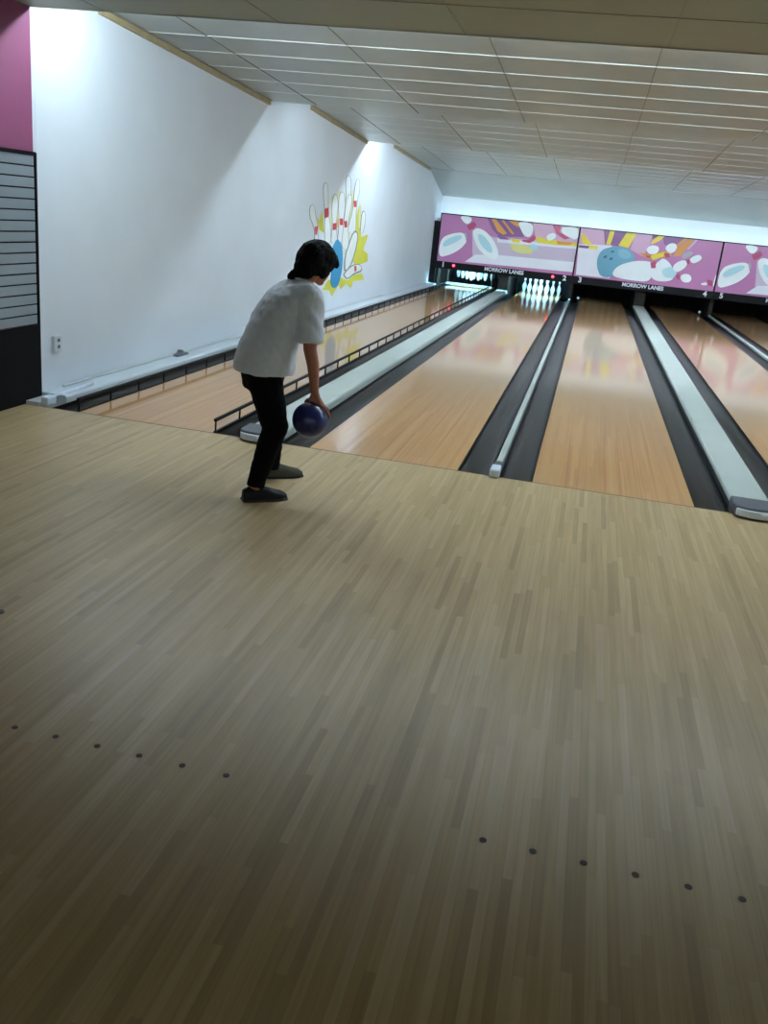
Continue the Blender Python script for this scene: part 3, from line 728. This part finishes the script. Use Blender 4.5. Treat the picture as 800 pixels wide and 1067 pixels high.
def sph(c, r, n=8, m=12, ax=None):
    """points on an ellipsoid; r scalar or (ru, rv, rw) along axes ax"""
    ax = ax or (Vector((1,0,0)), Vector((0,1,0)), Vector((0,0,1)))
    rr = (r, r, r) if isinstance(r, (int, float)) else r
    out = []
    for i in range(n+1):
        th = PI*i/n
        for k in range(m):
            ph = 2*PI*k/m
            out.append(c + ax[0]*rr[0]*math.sin(th)*math.cos(ph) + ax[1]*rr[1]*math.sin(th)*math.sin(ph) + ax[2]*rr[2]*math.cos(th))
            if i in (0, n): break
    return out
def cap(bm, p, r, q, s): hull(bm, sph(p, r) + sph(q, s))
def chain(bm, P):
    for (p, r), (q, s) in zip(P, P[1:]): cap(bm, p, r, q, s)
def disc(c, nrm, r, n=16, r2=None, side=None):
    nrm = nrm.normalized(); u = (side or nrm.orthogonal()).normalized(); u = (u - nrm*u.dot(nrm)).normalized(); v = nrm.cross(u)
    return [c + u*r*math.cos(2*PI*k/n) + v*(r2 or r)*math.sin(2*PI*k/n) for k in range(n)]
def frust(bm, p, r, q, s): d = q-p; hull(bm, disc(p, d, r) + disc(q, d, s))
def ell(bm, c, r, ax): hull(bm, sph(c, r, 12, 18, ax))
def loft(bm, rings, n=24):
    """rings: (a, s, z, depth along H, width along R)"""
    for A, B in zip(rings, rings[1:]):
        pts = []
        for a, s, z, d, w in (A, B):
            pts += [W(a + d*math.cos(2*PI*k/n), s + w*math.sin(2*PI*k/n), z) for k in range(n)]
        hull(bm, pts)

def remesh(bm, voxel, smooth_n=6, sf=.5, cuts=(), disp=None):
    me = bpy.data.meshes.new('tmp'); bm.to_mesh(me); bm.free()
    o = bpy.data.objects.new('tmp', me); C.objects.link(o)
    r = o.modifiers.new('r', 'REMESH'); r.mode = 'VOXEL'; r.voxel_size = voxel
    s = o.modifiers.new('s', 'SMOOTH'); s.factor = sf; s.iterations = smooth_n
    out = bpy.data.meshes.new_from_object(o.evaluated_get(bpy.context.evaluated_depsgraph_get()))
    bpy.data.objects.remove(o)
    b = bmesh.new(); b.from_mesh(out)
    for co, no in cuts:
        g = b.verts[:] + b.edges[:] + b.faces[:]
        res = bmesh.ops.bisect_plane(b, geom=g, plane_co=co, plane_no=no, clear_outer=True)
        ed = [e for e in res['geom_cut'] if isinstance(e, bmesh.types.BMEdge)]
        bmesh.ops.holes_fill(b, edges=ed)
    if disp:
        b.normal_update()
        for v in b.verts: v.co += v.normal*disp(v.co)
    b.to_mesh(out); b.free()
    for p in out.polygons: p.use_smooth = True
    out.materials.clear()
    return out

M_skin = mat('skin', (160,100,76), .5, var=.05, scale=20)
M_hair = mat('hair_black', (3,3,3), .8, spec=.12, var=.3, scale=60)
M_shirt = mat('shirt_grey_white', (212,218,228), .9, var=.05, scale=30, bump=.25, bscale=120, sheen=.2)
M_trou = mat('trousers_black', (4,4,6), .9, spec=.15, var=.2, scale=40, bump=.2, bscale=150)
M_shoeR = mat('shoe_navy', (12,13,20), .5, spec=.25, var=.15, scale=30)
M_shoeL = mat('shoe_lit_olive', (78,76,64), .7, spec=.2, var=.12, scale=30)  # same pair as the navy shoe; its lit look is put into the colour
M_sole = mat('shoe_sole', (20,18,18), .6)
M_eye = mat('eye_white', (225,220,215), .2); M_iris = mat('eye_dark', (25,15,12), .2)

bowler = thing('person', 'person bending in a white short-sleeved T-shirt and black trousers, swinging a blue bowling ball', 'person', O0)
BALL = W(.095, .262, .478); RB = .102

# ---- body (one continuous mesh)
b = BM()
loft(b, [(-.125,0,.72,.085,.12), (-.12,0,.79,.115,.14), (-.10,0,.86,.115,.145), (-.06,0,.95,.11,.14), (-.02,0,1.06,.115,.155), (.04,0,1.15,.10,.16), (.08,0,1.20,.07,.10)])
HC = W(.172, 0, 1.325)                                     # head centre
pt = math.radians(20); yw = math.radians(24); hd = H*math.cos(yw) - Rr*math.sin(yw); hs = Rr*math.cos(yw) + H*math.sin(yw)
hf = (hd*math.cos(pt) - UP*math.sin(pt)); hu = (hd*math.sin(pt) + UP*math.cos(pt))
AX = (hf, hs, hu)
chain(b, [(W(.06,0,1.17), .06), (W(.09,0,1.21), .054), (HC - hu*.07 - hf*.03, .052)])
ell(b, HC + hu*.015 - hf*.005, (.092, .074, .092), AX)
ell(b, HC - hu*.045 + hf*.035, (.058, .054, .062), AX)     # jaw and cheeks
ell(b, HC - hu*.088 + hf*.062, (.026, .026, .022), AX)     # chin
cap(b, HC + hf*.090 + hu*.012, .009, HC + hf*.106 - hu*.022, .013)   # nose
for s in (-1, 1):
    cap(b, HC + hf*.098 - hu*.026, .009, HC + hf*.092 - hu*.026 + hs*s*.011, .008)
    ell(b, HC + hs*s*.030 + hf*.082 + hu*.026, (.010, .020, .008), AX)   # brow
    ell(b, HC + hs*s*.076 - hf*.008 - hu*.008, (.016, .007, .030), AX)   # ear
cap(b, HC + hf*.090 - hu*.050 - hs*.018, .0065, HC + hf*.090 - hu*.050 + hs*.018, .0065)  # lips
cap(b, HC + hf*.088 - hu*.060 - hs*.014, .0065, HC + hf*.088 - hu*.060 + hs*.014, .0065)
# right arm (holds the ball)
SR = W(.085,.165,1.135); ER = W(.075,.232,.875); WR = W(.112,.256,.640)
chain(b, [(W(.05,.06,1.15), .06), (SR, .056), (W(.083,.20,1.01), .046), (ER, .039), (W(.095,.245,.79), .036), (WR, .024)])
# right hand: palm on the top of the ball, fingers over its front
def onball(th, az, rr): 
    d = H*math.cos(az) + Rr*math.sin(az)
    return BALL + (UP*math.cos(th) + d*math.sin(th))*(RB+rr)
kn = []
hull(b, sph(WR, .023) + sph(onball(math.radians(26), math.radians(-38), .012), .012) + sph(onball(math.radians(26), math.radians(38), .012), .012))
hull(b, sph(onball(math.radians(3), math.radians(180), .014), .012) + sph(onball(math.radians(28), math.radians(-38), .011), .011) + sph(onball(math.radians(36), 0, .011), .011) + sph(onball(math.radians(28), math.radians(38), .011), .011) + sph(WR - UP*.008, .018))
for az0, az1, e, r in ((-46,-34,72,.0084), (-14,-12,80,.0088), (14,11,78,.0086), (44,33,66,.0076)):
    st = 28 if abs(az0) > 30 else 34
    pts = [(onball(math.radians(st+(e-st)*t), math.radians(az0+(az1-az0)*t), .009 + (.004 if t in (.45,) else 0)), r*(1-.12*t)) for t in (0, .45, .75, 1)]
    chain(b, pts)
chain(b, [(onball(math.radians(14), math.radians(-110), .012), .012), (onball(math.radians(38), math.radians(-96), .011), .0105), (onball(math.radians(62), math.radians(-80), .009), .009)])
# left arm: forward and bent for balance, hidden behind the torso
SL = W(.085,-.165,1.135); EL = W(.02,-.255,.905); WL = W(.078,-.155,.850)
chain(b, [(W(.05,-.06,1.15), .06), (SL, .056), (W(.045,-.225,1.02), .046), (EL, .037), (W(.052,-.208,.876), .033), (WL, .024)])
PL = W(.082,-.100,.828)
hull(b, sph(WL, .022) + sph(PL + UP*.030, .012) + sph(PL - UP*.030, .012) + sph(PL + Rr*.012, .012))
for k, (da, ln) in enumerate(((.026,.062),(.008,.072),(-.011,.068),(-.029,.054))):
    p0 = PL + UP*da + Rr*.010
    chain(b, [(p0, .0092), (p0 + Rr*ln*.45 + H*.006 - UP*.004, .0086), (p0 + Rr*ln*.8 - UP*.012, .008), (p0 + Rr*ln*.95 - H*.012 - UP*.018, .0074)])
chain(b, [(WL + UP*.015, .011), (PL + UP*.048 - Rr*.005, .0095), (PL + UP*.060 + Rr*.028, .0085)])
# legs
HR = W(-.125,.085,.76); KR = W(-.07,.150,.41); AR = W(-.205,.235,.085)
HL = W(-.10,-.085,.76); KL = W(.02,-.130,.40); AL = W(.045,-.190,.085)
chain(b, [(HR, .082), (KR, .052), (W(-.130,.188,.27), .046), (AR, .030), (AR + H*.04 - UP*.045, .028), (AR + H*.12 - UP*.055, .020)])
chain(b, [(HL, .080), (KL, .052), (W(.02,-.16,.27), .046), (AL, .030), (AL + H*.04 - UP*.045, .028), (AL + H*.12 - UP*.055, .020)])
me = remesh(b, .0042, 4, .5)
body = new_obj('body', me, M_skin, bowler)
# eyes
for s in (-1, 1):
    q = BM(); ell(q, HC + hs*s*.030 + hf*.079 + hu*.010, (.011, .014, .0085), AX); e = obj('eye', q, M_eye, bowler, smooth=True)
    q = BM(); ell(q, HC + hs*s*.030 + hf*.0875 + hu*.008, (.0035, .006, .006), AX); obj('iris', q, M_iris, e, smooth=True)

# ---- hair
b = BM()
ell(b, HC + hu*.030 - hf*.005, (.118, .094, .095), AX)
ell(b, HC + hu*.000 - hf*.050, (.085, .094, .105), AX)
ell(b, HC - hu*.060 - hf*.075, (.060, .075, .060), AX)
cap(b, HC - hu*.075 - hf*.085, .045, W(.025,0,1.240), .026)
for s in (-1, 1):
    ell(b, HC - hu*.030 - hf*.002 + hs*s*.072, (.045, .020, .060), AX)
    cap(b, HC + hu*.05 + hf*.085 + hs*s*.03, .032, HC + hu*.020 + hf*.100 + hs*s*.055, .013)
cap(b, HC + hu*.055 + hf*.095, .03, HC + hu*.030 + hf*.112, .013)
def hdisp(c):
    q = Vector((c.dot(hf)*30, c.dot(hs)*110, c.dot(hu)*22)); return .006*noise.noise(q) + .004*noise.noise(c*25)
new_obj('hair', remesh(b, .005, 5, .5, disp=hdisp), M_hair, bowler)

# ---- shirt
b = BM()
loft(b, [(-.115,0,.66,.165,.195), (-.105,0,.74,.172,.198), (-.095,0,.82,.165,.195), (-.065,0,.94,.152,.190), (-.015,0,1.06,.146,.190), (.025,0,1.14,.125,.185), (.06,0,1.195,.092,.13), (.085,0,1.23,.066,.075)])
ell(b, W(.045,.05,1.00), (.10,.10,.11), (H, Rr, UP)); ell(b, W(.045,-.05,1.00), (.10,.10,.11), (H, Rr, UP))
for s, S, E in ((1, SR, ER), (-1, SL, EL)):
    hull(b, sph(S, .076) + sph(W(.04, s*.08, 1.13), .085))
    d = (E-S).normalized()
    frust(b, S, .078, S + d*.235, .072 if s > 0 else .07)
dR = (ER-SR).normalized()
def sdisp(c):
    q = Vector((c.dot(H)*9, c.dot(Rr)*9, c.z*5)); q2 = Vector((c.dot(H)*22+c.z*14, c.dot(Rr)*22, c.z*7))
    return .003 + .008*noise.noise(q) + .006*noise.noise(q2)
me = remesh(b, .007, 7, .5, cuts=[(W(0,0,.705), Vector((0, 0, -1)))], disp=sdisp)
new_obj('t_shirt', me, M_shirt, bowler)
# neck ribbing
b = BM(); nb = W(.082,0,1.222); nrm = (W(.35,0,1)).normalized()
pts = disc(nb, nrm, .060, 28, .060); tube(b, pts + pts[:1], .007, 8); obj('collar', b, M_shirt, bowler, smooth=True)

# ---- trousers
b = BM()
loft(b, [(-.115,0,.60,.10,.17), (-.115,0,.70,.125,.165), (-.11,0,.80,.120,.155), (-.10,0,.86,.11,.15)])
def leg(P):
    for (p, r), (q, s) in zip(P, P[1:]): hull(b, sph(p, r) + sph(q, s))
leg([(W(-.135,.085,.70), .105), (W(-.105,.115,.56), .092), (KR, .076), (W(-.130,.188,.27), .066), (W(-.172,.218,.16), .056)])
frust(b, W(-.170,.217,.17), .056, W(-.200,.235,.078), .050)
leg([(W(-.10,-.085,.70), .105), (W(-.045,-.11,.56), .092), (KL, .074), (W(.022,-.16,.27), .064), (W(.03,-.175,.16), .058)])
frust(b, W(.03,-.175,.17), .058, W(.036,-.19,.065), .055)
def tdisp(c):
    q = Vector((c.dot(H)*12, c.dot(Rr)*12, c.z*16)); return .005*noise.noise(q) + .003*noise.noise(q*2.3)
new_obj('trousers', remesh(b, .007, 5, .5, disp=tdisp), M_trou, bowler)

# ---- shoes
def shoe(ank, mt, name, direction):
    d = direction.normalized(); sd = Vector((d.y, -d.x, 0))
    base = Vector((ank.x, ank.y, 0)) - d*.065
    b = BM()
    R = [(.0,.028,.066),(.03,.038,.080),(.085,.040,.086),(.13,.043,.078),(.18,.046,.062),(.23,.040,.050),(.262,.020,.030)]
    rings = []
    for (t, w, h) in R:
        c = base + d*t
        rings.append([c + sd*w*math.cos(PI*k/10)*(1 if k not in (0,10) else 1) + UP*(.016 + (h-.012)*math.sin(PI*k/10)**.8) for k in range(11)] + [c - sd*w*.96 + UP*.010, c + sd*w*.96 + UP*.010])
    for A, B2 in zip(rings, rings[1:]): hull(b, A + B2)
    o = new_obj(name, remesh(b, .004, 4, .5), mt, bowler)
    b = BM(); outl = []
    for (t, w, h) in R: outl.append(base + d*(t if 0 < t < .25 else t + (-.004 if t == 0 else .004)) + sd*(w+.003))
    for (t, w, h) in R[::-1]: outl.append(base + d*(t if 0 < t < .25 else t + (-.004 if t == 0 else .004)) - sd*(w+.003))
    prism(b, [(p.x, p.y) for p in outl], 2, .001, .016); obj('shoe_sole', b, M_sole, o, bevel=.003)
    b = BM()
    for t in (.115, .135, .155):
        c = base + d*t; h = .080 - (t-.115)*.32
        tube(b, [c + sd*.020 + UP*(h-.004), c + UP*(h+.006), c - sd*.020 + UP*(h-.004)], .0025, 6)
    obj('shoe_lace', b, M_sole, o, smooth=True)
    return o
shoe(AR, M_shoeR, 'shoe', H)['label'] = 'dark navy shoe'
shoe(AL, M_shoeL, 'shoe', H)['label'] = 'left shoe of the pair, its lit look put into an olive grey colour'

# ---- the ball
t = thing('bowling_ball', 'dark blue bowling ball held low in the right hand of the bowler', 'bowling ball', O0 + BALL)
b = BM(); hull(b, sph(Vector((0,0,0)), RB, 28, 44)); 
M_ball = mat('ball_blue', (20,30,92), .3, var=.45, scale=14, coat=.15)
obj('ball_shell', b, M_ball, t, smooth=True)
for th, az in ((70, -12), (68, 14), (60, -82)):
    d = (UP*math.cos(math.radians(th)) + (H*math.cos(math.radians(az)) + Rr*math.sin(math.radians(az)))*math.sin(math.radians(th)))
    b = BM(); hull(b, disc(d*(RB-.004), d, .012) + disc(d*(RB+.0006), d, .0115)); obj('finger_hole', b, M_black, t)

# ------------------------------------------------------------------ ambient from the rest of the hall behind the camera
w = bpy.data.worlds.new('world'); SC.world = w; w.use_nodes = True
w.node_tree.nodes['Background'].inputs[0].default_value = (.86, 1.0, 1.0, 1)
w.node_tree.nodes['Background'].inputs[1].default_value = .24
